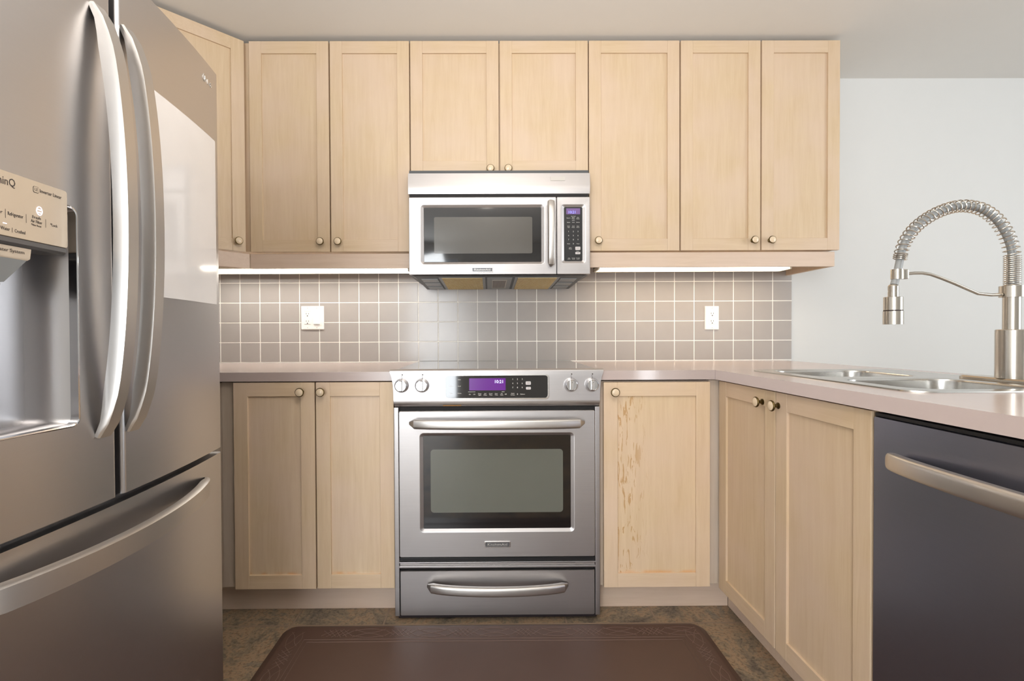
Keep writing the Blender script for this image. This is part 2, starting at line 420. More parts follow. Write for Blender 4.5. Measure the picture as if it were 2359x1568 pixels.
# ------------------------------------------------------------------ cabinets
def knob(parent, M, x, z, y=0.0):
    m = MB(M); R = Matrix.Translation((x, y, z)) @ Matrix.Rotation(PI/2, 4, 'X')
    m.lathe([(.0095, 0), (.0095, .002), (.005, .005), (.0045, .013), (.008, .016), (.0155, .018), (.0165, .0205), (.0155, .023), (.0135, .0235)], 'brass_antique', R, 28)
    m.lathe([(.0138, .0225), (.0135, .0245), (.010, .0265), (.005, .0275), (0, .0277)], 'ceramic', R, 28)
    return m.build('knob', parent)
def door(parent, M, x0, x1, z0, z1, kn, rail='maple_rail', panel='maple_vertical', fw=.052, stile='maple_vertical'):
    m = MB(M); t = .02; e = .0018
    m.box(x0, x0+fw, 0, t, z0, z1, stile, e); m.box(x1-fw, x1, 0, t, z0, z1, stile, e)
    m.box(x0+fw-.0005, x1-fw+.0005, .0002, t, z1-fw, z1, rail, e); m.box(x0+fw-.0005, x1-fw+.0005, .0002, t, z0, z0+fw, rail, e)
    d = m.build('door', parent)
    MB(M).box(x0+fw-.004, x1-fw+.004, .0075, .0135, z0+fw-.004, z1-fw+.004, panel).build('panel', d)
    if kn: knob(d, M, kn[0], kn[1])
    return d
FB = frame((0, 0, 0), (1, 0, 0), (0, -1, 0))
def upper(label, x0, x1, z0, z1, doors, yf=-.34, group=None):
    t = thing('wall_cabinet', label, 'cabinet', ((x0+x1)/2, -.17, z0), group)
    M = frame((0, yf, 0), (1, 0, 0), (0, -1, 0))
    MB(M).box(x0, x1, .021, -yf-.001, z0+.004, z1, 'maple_vertical', .001).build('body', t)
    for a, b, kn in doors: door(t, M, a, b, z0, z1-.001, kn)
    return t
ZB, ZT = 1.407, 2.304
kz = 1.4485
upper('maple double-door wall cabinet left of the microwave, beside the corner cabinet', -1.056, -.3695, ZB, ZT, [(-1.0544, -.7159, (-.752, kz)), (-.7103, -.3722, (-.677, kz))])
upper('short maple double-door cabinet directly above the microwave', -.3692, .3938, 1.742, ZT, [(-.3675, .0092, (-.027, 1.755)), (.0148, .3913, (.049, 1.755))])
upper('maple single-door wall cabinet just right of the microwave', .3941, .7867, ZB, ZT, [(.3959, .7843, (.432, kz))])
upper('rightmost maple double-door wall cabinet, ending at the bare white wall', .7871, 1.4725, ZB, ZT, [(.7899, 1.1323, (1.099, kz)), (1.1379, 1.4743, (1.173, kz))])
def corner_cabinet():
    t = thing('corner_wall_cabinet', 'diagonal maple corner wall cabinet behind the fridge', 'cabinet', (-1.36, -.3, ZB))
    L = .43
    a = Vector((-1.072, -.338, 0)); d = Vector((math.cos(math.radians(45)), math.sin(math.radians(45)), 0))
    o = a - d*L
    M = frame(o, d, (d.y, -d.x, 0))
    back = .021*Vector((-d.y, d.x, 0))
    p0, p1 = o+back, a+back
    poly = [(-1.058, -.002), (-1.058, p1.y+.0), (p1.x, p1.y), (p0.x, p0.y), (LW+.002, p0.y), (LW+.002, -.002)]
    MB().prism(poly, ZB+.004, ZT, 'maple_vertical').build('body', t)
    door(t, M, .004, L-.003, ZB, ZT-.001, (L-.037, kz))
    return o, a, d
co, ca, cd = corner_cabinet()
# light rails under the wall cabinets
def rail():
    t = MB().box(-1.062, -.371, -.328, -.312, 1.338, 1.4005, 'maple_pale', .001).build('valance')
    tag(t, 'pale wooden valance under the double wall cabinet left of the microwave', 'valance')
    n = Vector((cd.y, -cd.x, 0)); o = Vector((-1.0640, -.3285, 0)) - cd*.42
    m = MB(frame(o, cd, n)); m.box(0, .4195, 0, .016, 1.338, 1.4005, 'maple_pale', .001)
    tag(m.build('valance'), 'pale diagonal valance under the corner wall cabinet by the fridge', 'valance')
    t = thing('valance', 'pale wooden valance under the wall cabinets right of the microwave', 'valance', (.92, -.32, 1.338))
    MB().box(.3895, 1.4607, -.330, -.314, 1.338, 1.4015, 'maple_pale', .001).build('front_board', t)
    MB().box(1.445, 1.4607, -.3138, -.012, 1.338, 1.4015, 'maple_vertical', .001).build('end_board', t)
    MB().box(.3895, .402, -.3138, -.012, 1.345, 1.4015, 'maple_vertical', .001).build('end_board', t)
rail()
def striplight(label, x0, x1, y, led, zb=1.343):
    t = thing('under_cabinet_light', label, 'light', ((x0+x1)/2, y, zb))
    m = MB(); m.box(x0, x1, y, y+.10, zb+.012, 1.41, 'fixture_white', .002); m.box(x0, x1, y+.085, y+.10, zb, zb+.012, 'fixture_white', .001)
    m.box(x0, x0+.008, y, y+.10, zb, zb+.02, 'fixture_white'); m.box(x1-.008, x1, y, y+.10, zb, zb+.02, 'fixture_white')
    m.build('housing', t)
    MB().box(x0+.009, x1-.009, y+.004, y+.083, zb+.0075, zb+.0115, led, .0015).build('diffuser', t)
striplight('lit white strip light under the cabinets left of the microwave', -1.42, -.40, -.20, 'led_white')
striplight('lit warm strip light under the cabinets right of the microwave', .46, 1.345, -.22, 'led_warm')

def base_cab(label, M, x0, x1, depth, doors, name='base_cabinet', z1=.874, panel='maple_vertical', rail='maple_rail', fillers=(), loc=(0, 0, 0), stile='maple_vertical', hollow=False):
    t = thing(name, label, 'cabinet', loc)
    m = MB(M)
    if hollow:
        q = 'maple_pale_vertical'
        for a, b, c, d, e, f in ((x0, x0+.018, .021, depth, .108, z1), (x1-.018, x1, .021, depth, .108, z1), (x0+.018, x1-.018, .021, depth, .108, .126), (x0+.018, x1-.018, depth-.012, depth, .126, z1), (x0+.018, x1-.018, .021, .030, z1-.06, z1), ((x0+x1)/2-.02, (x0+x1)/2+.02, .021, .034, .126, z1-.06)): m.box(a, b, c, d, e, f, q)
    else: m.box(x0, x1, .021, depth, .108, z1, 'maple_pale_vertical', .001)
    m.build('body', t)
    for i, (a, b, z0, zz, kn) in enumerate(doors):
        door(t, M, a, b, z0, zz, kn, rail, panel, stile=stile)
    for a, b, y in fillers:
        MB(M).box(a, b, y, y+.02, .112, .8765, 'maple_pale_vertical', .001).build('filler_strip', t)
    return t
M1 = frame((0, -.637, 0), (1, 0, 0), (0, -1, 0))
base_cab('maple double-door base cabinet left of the range', M1, LW+.003, -.3865, .60, [(-.9781, -.6796, .1115, .8764, (-.727, .8415)), (-.6748, -.3885, .1125, .8764, (-.652, .8415))],
         panel='maple_stained', rail='maple_light_rail', stile='maple_light', fillers=[(-1.03, -.984, .018)], loc=(-.72, -.32, .108))
base_cab('maple single-door base cabinet right of the range, finish worn off beside the knob', M1, .374, .80, .60, [(.3859, .78, .1095, .871, (.424, .8355))],
         panel='maple_worn', rail='maple_light_rail', stile='maple_light', fillers=[(.782, .8285, .018)], loc=(.59, -.32, .108))
M2 = frame((.809, 0, 0), (0, -1, 0), (-1, 0, 0))
base_cab('maple double-door sink base cabinet in the peninsula, left of the dishwasher', M2, .642, 1.351, .57, [(.6435, .9895, .11, .8755, (.925, .8365)), (.9938, 1.3475, .11, .8755, (1.0065, .8365))],
         name='sink_cabinet', hollow=True, rail='maple_side_rail', loc=(1.1, -1.0, .108))
MB().box(1.381, 1.395, -1.35, -.01, .0, .878, 'maple_pale_vertical', .001).build('back_panel', bpy.data.objects['sink_cabinet'])
def toe():
    tag(MB().box(LW+.003, -.384, -.569, -.555, 0, .1075, 'maple_pale', .001).build('toe_kick'), 'pale toe kick board under the base cabinet left of the range', 'toe kick')
    tag(MB().box(.374, .8795, -.569, -.555, 0, .1075, 'maple_pale', .001).build('toe_kick'), 'pale toe kick board under the base cabinet right of the range', 'toe kick')
    tag(MB().box(.880, .894, -1.351, -.5695, 0, .1075, 'maple_pale', .001).build('toe_kick'), 'pale toe kick board running under the peninsula sink cabinet', 'toe kick')
toe()
# ------------------------------------------------------------------ countertops
def counters():
    zt, zb = .9146, .880
    m = MB().box(LW+.002, -.3865, -.6404, -.0088, zb, zt, 'counter', .0015).build('countertop')
    tag(m, 'taupe solid-surface countertop left of the range', 'countertop')
    b = MB(); poly = [(.3695, -.0088), (.3695, -.6404), (.797, -.6404), (.797, -1.99), (1.60, -1.99), (1.437, -.0088)]
    b.prism(poly, zb, zt, 'counter')
    o = b.build('countertop')
    cut = MB().box(.928, 1.288, -1.328, -.692, zb-.05, zt+.05, 'counter').build('cut')
    boolean(o, [cut])
    tag(o, 'taupe L-shaped countertop right of the range turning onto the sink peninsula', 'countertop')
    MB().box(.7967, .7973, -.6409, -.6399, zb, zt+.0002, 'text_dark').build('seam', o)
counters()

# ------------------------------------------------------------------ range
def build_range():
    cx = -.0088
    t = thing('range', 'stainless slide-in electric range between the base cabinets', 'range', (cx, -.34, 0))
    yf = -.66
    m = MB(); m.box(cx-.371, cx+.371, -.615, -.02, .04, .914, 'charcoal', .002)
    m.box(cx-.371, cx+.371, -.6375, -.616, .008, .80, 'gap_dark')
    m.build('body', t)
    MB().box(cx-.366, cx+.366, -.640, -.60, .004, .0395, 'grime').build('kick_plate', t)
    for s in (-1, 1):
        m = MB(); a = cx+s*.3585; b = cx+s*.3755; m.box(min(a, b), max(a, b), -.658, -.6378, .02, .785, 'steel_horizontal', .002); m.build('side_trim', t)
    m = MB(); m.loops([[(cx-.3755, -.615, z), (cx+.3755, -.615, z), (cx+.3755, -.018, z), (cx-.3755, -.018, z)] for z in (.9152, .919)], 'cooktop_glass'); m.build('cooktop', t)
    # control panel
    m = MB(); L = []
    for z, hw, y0, y1 in ((.786, .371, -.648, -.643), (.790, .3735, -.6545, -.643), (.800, .375, -.6595, -.643), (.81, .3755, -.6605, -.643), (.846, .3765, -.6605, -.643), (.87, .378, -.6605, -.643), (.895, .3825, -.6605, -.643), (.912, .3885, -.6602, -.643), (.919, .3895, -.658, -.643), (.9235, .388, -.652, -.643)):
        L.append([(cx-hw, y0, z), (cx+hw, y0, z), (cx+hw, y1, z), (cx-hw, y1, z)])
    m.loops(L, 'steel_horizontal')
    m.box(cx-.374, cx+.374, -.6435, -.6145, .79, .922, 'steel_horizontal', .002)
    m.box(cx-.196, cx-.13, -.6578, -.6535, .7895, .7925, 'rust')
    cp = m.build('control_panel', t)
    F = frame((cx, yf-.0006, 0), (1, 0, 0), (0, -1, 0))
    m = MB(F); bx0, bx1, bz0, bz1 = -.186, .186, .818, .9005
    m.rr([(bx0-.006, bx1+.006, bz0-.006, bz1+.004, .014, .001), (bx0-.005, bx1+.005, bz0-.005, bz1+.003, .014, -.0025), (bx0, bx1, bz0, bz1, .011, -.0028), (bx0, bx1, bz0, bz1, .011, .0)], 'steel_satin', True, True)
    m.build('display_bezel', cp)
    m = MB(F); m.rr([(bx0+.0005, bx1-.0005, bz0+.0005, bz1-.0005, .0105, .0), (bx0+.0005, bx1-.0005, bz0+.0005, bz1-.0005, .0105, -.0016)], 'black_glass')
    m.build('display_glass', cp)
    m = MB(F); m.box(-.100, .032+.0, -.0021, -.0016, .8465, .8905, 'display_purple')
    m.text('10:21', .016, textm(.008, .8775, -.0023) @ Matrix.Shear('XY', 4, (.12, 0)), 'digits', .0001)
    m.build('clock_display', cp, label='purple lit clock display')
    m = MB(F); y = -.0018
    def T(s, x, z, size=.0058): m.text(s, size, textm(x, z, y), 'text_light', .0001)
    for i, s in enumerate('123456789'): T(s, .058+.0172*(i % 3), .8865-.0152*(i//3), .0075)
    T('0', .0752, .832, .0075); T('Clock', .058, .8348, .0052); T('Surface', .058, .8295, .0052); T('Options', .0935, .832, .0052)
    m.build('number_keys', cp); m = MB(F)
    for s1, s2, x in (('On', '', -.098), ('Off', '', -.082), ('Oven', 'Light', -.062), ('Self', 'Clean', -.042), ('Cook', 'Time', -.022), ('Stop', 'Time', -.002), ('Set', 'Start', .018), ('Off', '', .032)):
        T(s1, x, .8345 if s2 else .832, .0055)
        if s2: T(s2, x, .8295, .0055)
    m.build('function_keys', cp)
    for s, x, z in (('Bake', -.136, .886), ('Broil', -.136, .862), ('Warm', -.136, .836), ('Temp', -.166, .862), ('Auto', -.166, .836)):
        m = MB(F); T(s, x, z, .0055); m.build('mode_key', cp)
    for a, b in ((-.104, -.078), (.018, .028)): MB(F).box(a, b, -.0020, -.0016, .8405, .8415, 'text_light').build('key_divider', cp)
    m = MB(F); m.rr([(.105, .124, .866, .8785, .003, -.0016), (.105, .124, .866, .8785, .003, -.0032)], 'button_light'); m.text('START', .0042, textm(.1145, .8722, -.0034), 'text_dark', .0001); m.build('start_button', cp)
    m = MB(F); m.rr([(.106, .124, .849, .8585, .003, -.0016), (.106, .124, .849, .8585, .003, -.0032)], 'button_light'); m.text('OFF', .0042, textm(.115, .8537, -.0034), 'text_dark', .0001); m.build('off_button', cp)
    for x in (-.346, -.272, .2696, .3455):
        R = frame((cx+x, yf-.0006, .8655), (1, 0, 0), (0, -1, 0)) @ Matrix.Rotation(PI/2, 4, 'X')
        k = MB(); k.lathe([(.0262, 0), (.0262, .004), (.0235, .013), (.021, .021), (.0195, .022), (.0185, .0195)], 'chrome', R, 32)
        k.lathe([(.0186, .012), (.0186, .0192), (0, .0193)], 'charcoal', R, 32)
        kb = k.build('burner_knob', cp)
        g = MB(R); g.rr([(-.0058, .0058, -.019, .019, .004, .0188), (-.0056, .0056, -.0185, .0185, .004, .026), (-.0048, .0048, -.017, .017, .004, .028)], 'steel_satin', plane='XY')
        g.box(-.0006, .0006, .008, .013, .0279, .0284, 'text_dark'); g.build('grip', kb)
    for x in (-.346, -.272, .2696, .3455):
        m = MB(F)
        for dx, dz, r in ((.003, .0385, .0026), (.001, .0325, .0014), (.002, .027, .0016)):
            m.cyl((x+dx, .001, .8655+dz), (x+dx, -.0006, .8655+dz), r, 'text_dark', 10)
        m.build('dial_mark', cp)
    # oven door
    F = frame((cx, yf, 0), (1, 0, 0), (0, -1, 0))
    m = MB(F); x0, x1, z0, z1 = -.3575, .3575, .2365, .7715
    wx0, wx1, wz0, wz1 = -.2695, .2695, .3395, .681
    m.rr([(x0, x1, z0, z1, .006, .021), (x0, x1, z0, z1, .006, .002), (x0+.002, x1-.002, z0+.002, z1-.002, .005, 0),
          (wx0-.014, wx1+.014, wz0-.0125, wz1+.0115, .016, 0), (wx0-.011, wx1+.011, wz0-.010, wz1+.009, .014, .0012), (wx0, wx1, wz0, wz1, .006, .0065), (wx0, wx1, wz0, wz1, .006, .012)], 'steel_horizontal', True, True)
    d = m.build('oven_door', t)
    MB(F).box(wx0+.0005, wx1-.0005, .006, .009, wz0+.0005, wz1-.0005, 'black_glass').build('window_glass', d)
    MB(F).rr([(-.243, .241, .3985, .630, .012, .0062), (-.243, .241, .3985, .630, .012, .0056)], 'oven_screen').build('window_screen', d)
    n = 28; pts = []; secs = []
    for i in range(n+1):
        s = i/n; x = -.315+.63*s; q = 4*s*(1-s)
        pts.append((cx+x, yf-.010-.040*q**.38, .730)); sc = min(1, (min(s, 1-s)*30+.12))**.5
        secs.append(sup(.0175*sc, .012*sc))
    MB().sweep(pts, (0, 0, 1), secs, 'steel_handle').build('handle', d)
    b = MB(F); b.rr([(-.0475, .0475, .2725, .2955, .004, .0005), (-.0475, .0475, .2725, .2955, .004, -.002), (-.046, .046, .274, .294, .003, -.003)], 'steel_satin')
    b.rr([(-.044, .044, .276, .292, .002, -.0028), (-.044, .044, .276, .292, .002, -.0033)], 'panel_grey')
    b.text('KitchenAid', .0145, textm(0, .284, -.0035), 'logo_silver', .0003, sx=1.12); b.build('badge', d, label='small silver name badge')
    # vent strip + drawer
    m = MB(F); m.box(-.3575, .3575, .004, .021, .2205, .2335, 'black_plastic', .001)
    m.box(-.3585, .3585, -.002, .021, .2165, .2200, 'steel_horizontal', .001); m.box(-.357, .357, .004, .021, .206, .2164, 'steel_horizontal', .001)
    m.box(-.3585, .3585, -.002, .021, .1985, .2055, 'steel_horizontal', .001); m.box(-.285, .285, .0032, .005, .2135, .2150, 'gap_dark'); m.build('vent_strip', t)
    m = MB(F); m.rr([(-.3565, .3565, .022, .188, .006, .021), (-.3565, .3565, .022, .188, .006, .004), (-.354, .354, .0245, .1855, .005, 0)], 'steel_horizontal'); dr = m.build('storage_drawer', t)
    pts = []; secs = []
    for i in range(n+1):
        s = i/n; x = -.2535+.507*s; q = 4*s*(1-s)
        pts.append((cx+x, yf-.009-.038*q**.42, .1375-.004*q)); sc = min(1, (min(s, 1-s)*26+.15))**.5
        secs.append(sup(.0165*sc, .012*sc))
    MB().sweep(pts, (0, 0, 1), secs, 'steel_handle').build('handle', dr)
build_range()

# ------------------------------------------------------------------ microwave
def build_microwave():
    cx = .0085
    t = thing('microwave', 'stainless over-the-range microwave hung below the short wall cabinet', 'microwave', (cx, -.2, 1.275))
    yf = -.40
    m = MB(); m.loops([[(x, -.375, 1.300), (x, -.002, 1.300), (x, -.002, 1.7395), (x, -.375, 1.7395)] for x in (cx-.3775, cx+.3775)], 'charcoal'); m.build('body', t)
    m = MB(); m.loops([[(x, -.378, 1.7205), (x, -.399, 1.7200), (x, -.405, 1.668), (x, -.398, 1.635), (x, -.378, 1.635)] for x in (cx-.378, cx+.378)], 'steel_horizontal'); gp = m.build('vent_hood_panel', t)
    F = frame((cx, yf, 0), (1, 0, 0), (0, -1, 0))
    MB(F).box(.214, .274, -.0045, -.0015, 1.687, 1.703, 'label_paper').build('blank_sticker', gp)
    MB(F).box(-.372, .372, .004, .024, 1.6225, 1.6345, 'gap_dark').build('air_vent', t)
    m = MB(F); x0, x1, z0, z1 = -.3765, .2375, 1.2995, 1.6215; wx0, wx1, wz0, wz1 = -.3145, .1755, 1.353, 1.579
    m.rr([(x0, x1, z0, z1, .003, .024), (x0, x1, z0, z1, .003, .002), (x0+.002, x1-.002, z0+.002, z1-.002, .002, 0),
          (wx0-.0145, wx1+.0145, wz0-.012, wz1+.013, .014, 0), (wx0-.011, wx1+.011, wz0-.009, wz1+.010, .012, .001), (wx0, wx1, wz0, wz1, .004, .007), (wx0, wx1, wz0, wz1, .004, .012)], 'steel_horizontal')
    d = m.build('microwave_door', t)
    MB(F).box(wx0+.0005, wx1-.0005, .006, .009, wz0+.0005, wz1-.0005, 'black_glass').build('window_glass', d)
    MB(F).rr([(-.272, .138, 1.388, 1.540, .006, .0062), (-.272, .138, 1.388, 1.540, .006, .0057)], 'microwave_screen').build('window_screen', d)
    pts = []; secs = []; n = 24
    for i in range(n+1):
        s = i/n; z = 1.333+.270*s; q = 4*s*(1-s)
        pts.append((cx+.2125, yf-.010-.030*q**.4, z)); sc = min(1, (min(s, 1-s)*22+.15))**.5
        secs.append(sup(.0148*sc, .011*sc))
    MB().sweep(pts, (1, 0, 0), secs, 'steel_handle').build('handle', d)
    b = MB(F); b.rr([(-.1165, -.026, 1.3085, 1.3305, .004, .0005), (-.1165, -.026, 1.3085, 1.3305, .004, -.002), (-.115, -.0275, 1.310, 1.329, .003, -.003)], 'steel_satin')
    b.rr([(-.113, -.0295, 1.312, 1.327, .002, -.0028), (-.113, -.0295, 1.312, 1.327, .002, -.0033)], 'panel_grey')
    b.text('KitchenAid', .0135, textm(-.0713, 1.3195, -.0035), 'logo_silver', .0003, sx=1.12); b.build('badge', d, label='small silver name badge')
    # control panel
    m = MB(F); x0, x1 = .2400, .3785; cx0, cx1, cz0, cz1 = .271, .3475, 1.355, 1.580
    m.rr([(x0, x1, 1.2995, 1.6215, .003, .024), (x0, x1, 1.2995, 1.6215, .003, .002), (x0+.002, x1-.002, 1.3015, 1.6195, .002, 0),
          (cx0-.0135, cx1+.0135, cz0-.011, cz1+.011, .012, 0), (cx0-.011, cx1+.011, cz0-.009, cz1+.009, .011, .001), (cx0, cx1, cz0, cz1, .005, .006), (cx0, cx1, cz0, cz1, .005, .012)], 'steel_horizontal')
    c = m.build('control_panel', t)
    MB(F).rr([(cx0+.0004, cx1-.0004, cz0+.0004, cz1-.0004, .005, .010), (cx0+.0004, cx1-.0004, cz0+.0004, cz1-.0004, .005, .0052)], 'black_plastic').build('keypad', c)
    m = MB(F); m.box(.280, .338, .0046, .0052, 1.550, 1.5745, 'display_violet'); m.text('10:21', .0155, textm(.304, 1.558, .0044), 'digits_blue', .0001); m.build('clock_display', c, label='violet lit clock display')
    m = MB(F); px = (.2895, .3095, .3288)
    def T(s, x, z, size=.0052): m.text(s, size, textm(x, z, .0049), 'text_light', .0001)
    T('One Touch', .3095, 1.5415, .0042)
    for r, row in enumerate((('Popcorn', 'Baked', 'Meal'), ('', 'Potato', 'Reheat'))):
        for x, s in zip(px, row):
            if s: T(s, x, 1.5365-.0055*r-(.0025 if s == 'Popcorn' else 0), .0046)
    T('AUTO', .3095, 1.524, .0042)
    for x, s in zip(px, ('Reheat', 'Cook', 'Defrost')): T(s, x, 1.516, .0046)
    for r, row in enumerate((('Cook', 'Cook', 'Keep'), ('Time', 'Power', 'Warm'))):
        for x, s in zip(px, row): T(s, x, 1.5005-.0055*r, .0046)
    m.build('function_keys', c); m = MB(F)
    for i, s in enumerate('123456789'): T(s, px[i % 3], 1.478-.017*(i//3), .0078)
    T('Clock', px[0], 1.427, .0052); T('0', px[1], 1.427, .0078); T('Timer', px[2], 1.427, .0052); T('Add 1', .297, 1.4105, .0048); T('Minute', .297, 1.4055, .0048)
    m.build('number_keys', c); m = MB(F)
    T('Cancel', .327, 1.396, .0038); m.build('cancel_lettering', c)
    for s1, x in (('Light', .291), ('Vent Fan', .3095), ('Turntable', .3285)):
        m = MB(F); T(s1, x, 1.3675, .0040); T('On/Off', x, 1.363, .0040); m.build('light_and_fan_key', c)
    m = MB(F); m.rr([(.3175, .3385, 1.401, 1.4145, .002, .0052), (.3175, .3385, 1.401, 1.4145, .002, .0038)], 'button_light'); m.text('START', .0045, textm(.328, 1.4078, .0036), 'text_dark', .0001); m.build('start_button', c)
    m = MB(F); m.rr([(.3175, .3385, 1.3835, 1.3925, .002, .0052), (.3175, .3385, 1.3835, 1.3925, .002, .0038)], 'button_light'); m.text('OFF', .0045, textm(.328, 1.388, .0036), 'text_dark', .0001); m.build('off_button', c)
    # underside
    m = MB(); m.loops([[(cx-.366, -.392, 1.2975), (cx+.366, -.392, 1.2975), (cx+.366, -.003, 1.2995), (cx-.366, -.003, 1.2995)], [(cx-.355, -.375, 1.293), (cx+.355, -.375, 1.293), (cx+.352, -.006, 1.2765), (cx-.352, -.006, 1.2765)]], 'charcoal'); m.build('underside', t)
    zz = lambda y: 1.293-(y+.375)*.0165/.369
    def slab(m, a0, a1, b0, b1, mat, lo=.002, up=.002):
        m.loops([[(cx+a0, b0, zz(b0)+up), (cx+a1, b0, zz(b0)+up), (cx+a1, b1, zz(b1)+up), (cx+a0, b1, zz(b1)+up)], [(cx+a0, b0, zz(b0)-lo), (cx+a1, b0, zz(b0)-lo), (cx+a1, b1, zz(b1)-lo), (cx+a0, b1, zz(b1)-lo)]], mat)
    for a0, a1 in ((-.245, -.072), (.08, .247)):
        m = MB(); slab(m, a0-.012, a1+.012, -.362, -.012, 'charcoal_light', .001); slab(m, a0, a1, -.352, -.022, 'filter_mesh', .003); m.build('grease_filter', t, label='greasy yellowed mesh filter')
    m = MB(); slab(m, -.052, .056, -.355, -.02, 'charcoal_light', .0015); lp = m.build('lamp_cover', t)
    m = MB(); slab(m, -.030, .036, -.30, -.05, 'label_paper', .0025)
    for i in range(10): slab(m, -.026+.0058*i, -.0228+.0058*i, -.285, -.065, 'label_print', .0029)
    m.build('paper_label', lp)
    for s in (-1, 1):
        m = MB()
        for y in (-.33, -.22, -.11): slab(m, s*.30-.035, s*.30+.035, y, y+.08, 'charcoal_light', .003)
        m.build('underside_vent', t)
build_microwave()

# ------------------------------------------------------------------ refrigerator (curved plan)
FE, FC, FH, BUL = -.763, -1.497, .395, .030
def fx(y): return FE+BUL*(1-((y-FC)/FH)**2)
def fnorm(y):
    s = -2*BUL*(y-FC)/FH**2
    return Vector((1, -s, 0)).normalized()
def plan(y0, y1, back, r=.008, n=24, off=0.0):
    """front arc from y0 (near) to y1 (far) with rounded vertical edges, closed at the back"""
    P = [(back, y0)]
    def q(y):
        nn = fnorm(y); return Vector((fx(y), y, 0))+nn*off
    a = q(y0+r); b = q(y1-r)
    for i in range(5):
        t = PI/2*i/4; P.append((a.x-r+r*math.sin(t), y0+r-r*math.cos(t)))
    for i in range(1, n): 
        c = q(y0+r+(y1-y0-2*r)*i/n); P.append((c.x, c.y))
    for i in range(5):
        t = PI/2*i/4; P.append((b.x-r+r*math.cos(t), y1-r+r*math.sin(t)))
    P.append((back, y1)); return P
def ftext(m, s, y, z, size, mat, off=.0006, align='LEFT', sx=1.0, depth=.0002):
    nn = fnorm(y); u = Vector((-nn.y, nn.x, 0)); o = Vector((fx(y), y, z))+nn*off
    M = Matrix((u, Vector((0, 0, 1)), nn)).transposed().to_4x4(); M.translation = o
    m.text(s, size, M, mat, depth, align, sx)
def build_fridge():
    t = thing('refrigerator', 'tall stainless french-door refrigerator with ice dispenser at the left edge', 'refrigerator', (-1.2, FC, 0))
    y0, y1 = FC-FH, FC+FH; zs, zt = .748, 1.746
    m = MB(); m.box(LW+.03, -.872, y0+.004, y1-.004, .03, 1.735, 'charcoal', .004); m.box(-.872, -.85, y0+.02, y1-.02, .05, 1.72, 'gap_dark'); m.build('cabinet_body', t)
    for yy in (y0+.06, y1-.06):
        for xx in (-1.55, -.92): MB().cyl((xx, yy, 0), (xx, yy, .031), .02, 'black_plastic', 14).build('foot', t)
    g = .0075
    o = MB(); o.prism(plan(y0, FC-g, -.85), zs, zt, 'steel_fridge'); ld = o.build('left_door', t)
    wlp = wl[ld.name]
    # alcove of the ice dispenser
    ay0, ay1, az0, az1 = -1.800, -1.586, .899, 1.262
    c = MB(); c.rr([(ay0, ay1, az0, az1, .012, -.825), (ay0, ay1, az0, az1, .012, -.60)], 'steel_fridge')
    cut = c.build('cut'); me = cut.data
    # rr lays out (a,depth,b) -> map a->Y, depth->X
    for v in me.vertices:
        p = v.co + wl['cut'] if 'cut' in wl else v.co
        v.co = Vector((p.y, p.x, p.z))
    cut.location = (0, 0, 0); me.update()
    b2 = bmesh.new(); b2.from_mesh(me); bmesh.ops.recalc_face_normals(b2, faces=b2.faces[:]); b2.to_mesh(me); b2.free()
    boolean(ld, [cut])
    # true surface normals on the curved steel skin
    me = ld.data; W = wl[ld.name]; N_ = [tuple(c.vector) for c in me.corner_normals]
    for p in me.polygons:
        if all(abs(me.vertices[v].co.x+W.x-fx(me.vertices[v].co.y+W.y)) < 3e-4 for v in p.vertices):
            for li in p.loop_indices:
                N_[li] = tuple(fnorm(me.vertices[me.loops[li].vertex_index].co.y+W.y))
    me.normals_split_custom_set(N_)
    o = MB(); o.prism(plan(FC+g, y1, -.85), zs, zt, 'steel_fridge'); rd = o.build('right_door', t)
    o = MB(); o.prism(plan(y0, y1, -.85, n=40), .075, .7345, 'steel_fridge'); fd = o.build('freezer_drawer', t)
    MB().prism(plan(y0+.004, y1-.004, -.85, n=40, off=-.03), .7346, .7395, 'panel_grey').build('top_lip', fd)
    MB().box(-.87, -.79, y0+.01, y1-.01, .02, .07, 'charcoal', .003).build('kick_grille', t)
    # bowed handles
    def vhandle(yc, par, zb_, zt_):
        n = 30; pts = []; secs = []
        for i in range(n+1):
            q = i/n; z = zb_+(zt_-zb_)*q; e = 4*q*(1-q)
            pts.append((fx(yc)+.002+.047*e**.62, yc, z)); sc = min(1, .35+min(q, 1-q)*6)
            w, d = .0155, .0125*sc
            secs.append([(-w, -d), (-w, .3*d), (-w*.8, d), (w*.8, d), (w, .3*d), (w, -d)])
        # width along Y, depth outward: tangent x wdir must point +X
        MB().sweep(pts, (0, 1, 0), [[(a, -b) for a, b in S] for S in secs], 'steel_handle').build('handle', par)
    vhandle(FC-.0405, ld, .868, 1.634); vhandle(FC+.029, rd, .866, 1.638)
    m = MB()
    n = 40; pts = []; secs = []
    for i in range(n+1):
        q = i/n; y = -1.795+.596*q; e = 4*q*(1-q)
        pts.append((fx(y)+.003+.050*e**.7, y, .683-.006*e)); sc = min(1, .4+min(q, 1-q)*7)
        w, d = .0205*min(1, .55+min(q, 1-q)*5), .009*sc
        secs.append([(-w, -d), (-w, .3*d), (-w*.85, d), (w*.85, d), (w, .3*d), (w, -d)])
    m.sweep(pts, (0, 0, 1), secs, 'steel_handle'); m.build('handle', fd)
    for z, y in ((1.53, FC+.028), (.935, FC+.028), (.935, FC-.034)):
        pass
    # dispenser control panel
    F = frame((-.742, 0, 0), (0, 1, 0), (1, 0, 0))
    m = MB(F); m.rr([(-1.795, -1.6050, 1.192, 1.2865, .004, .03), (-1.795, -1.6050, 1.192, 1.2865, .004, -.010), (-1.794, -1.6060, 1.193, 1.2855, .004, -.0115)], 'panel_tan')
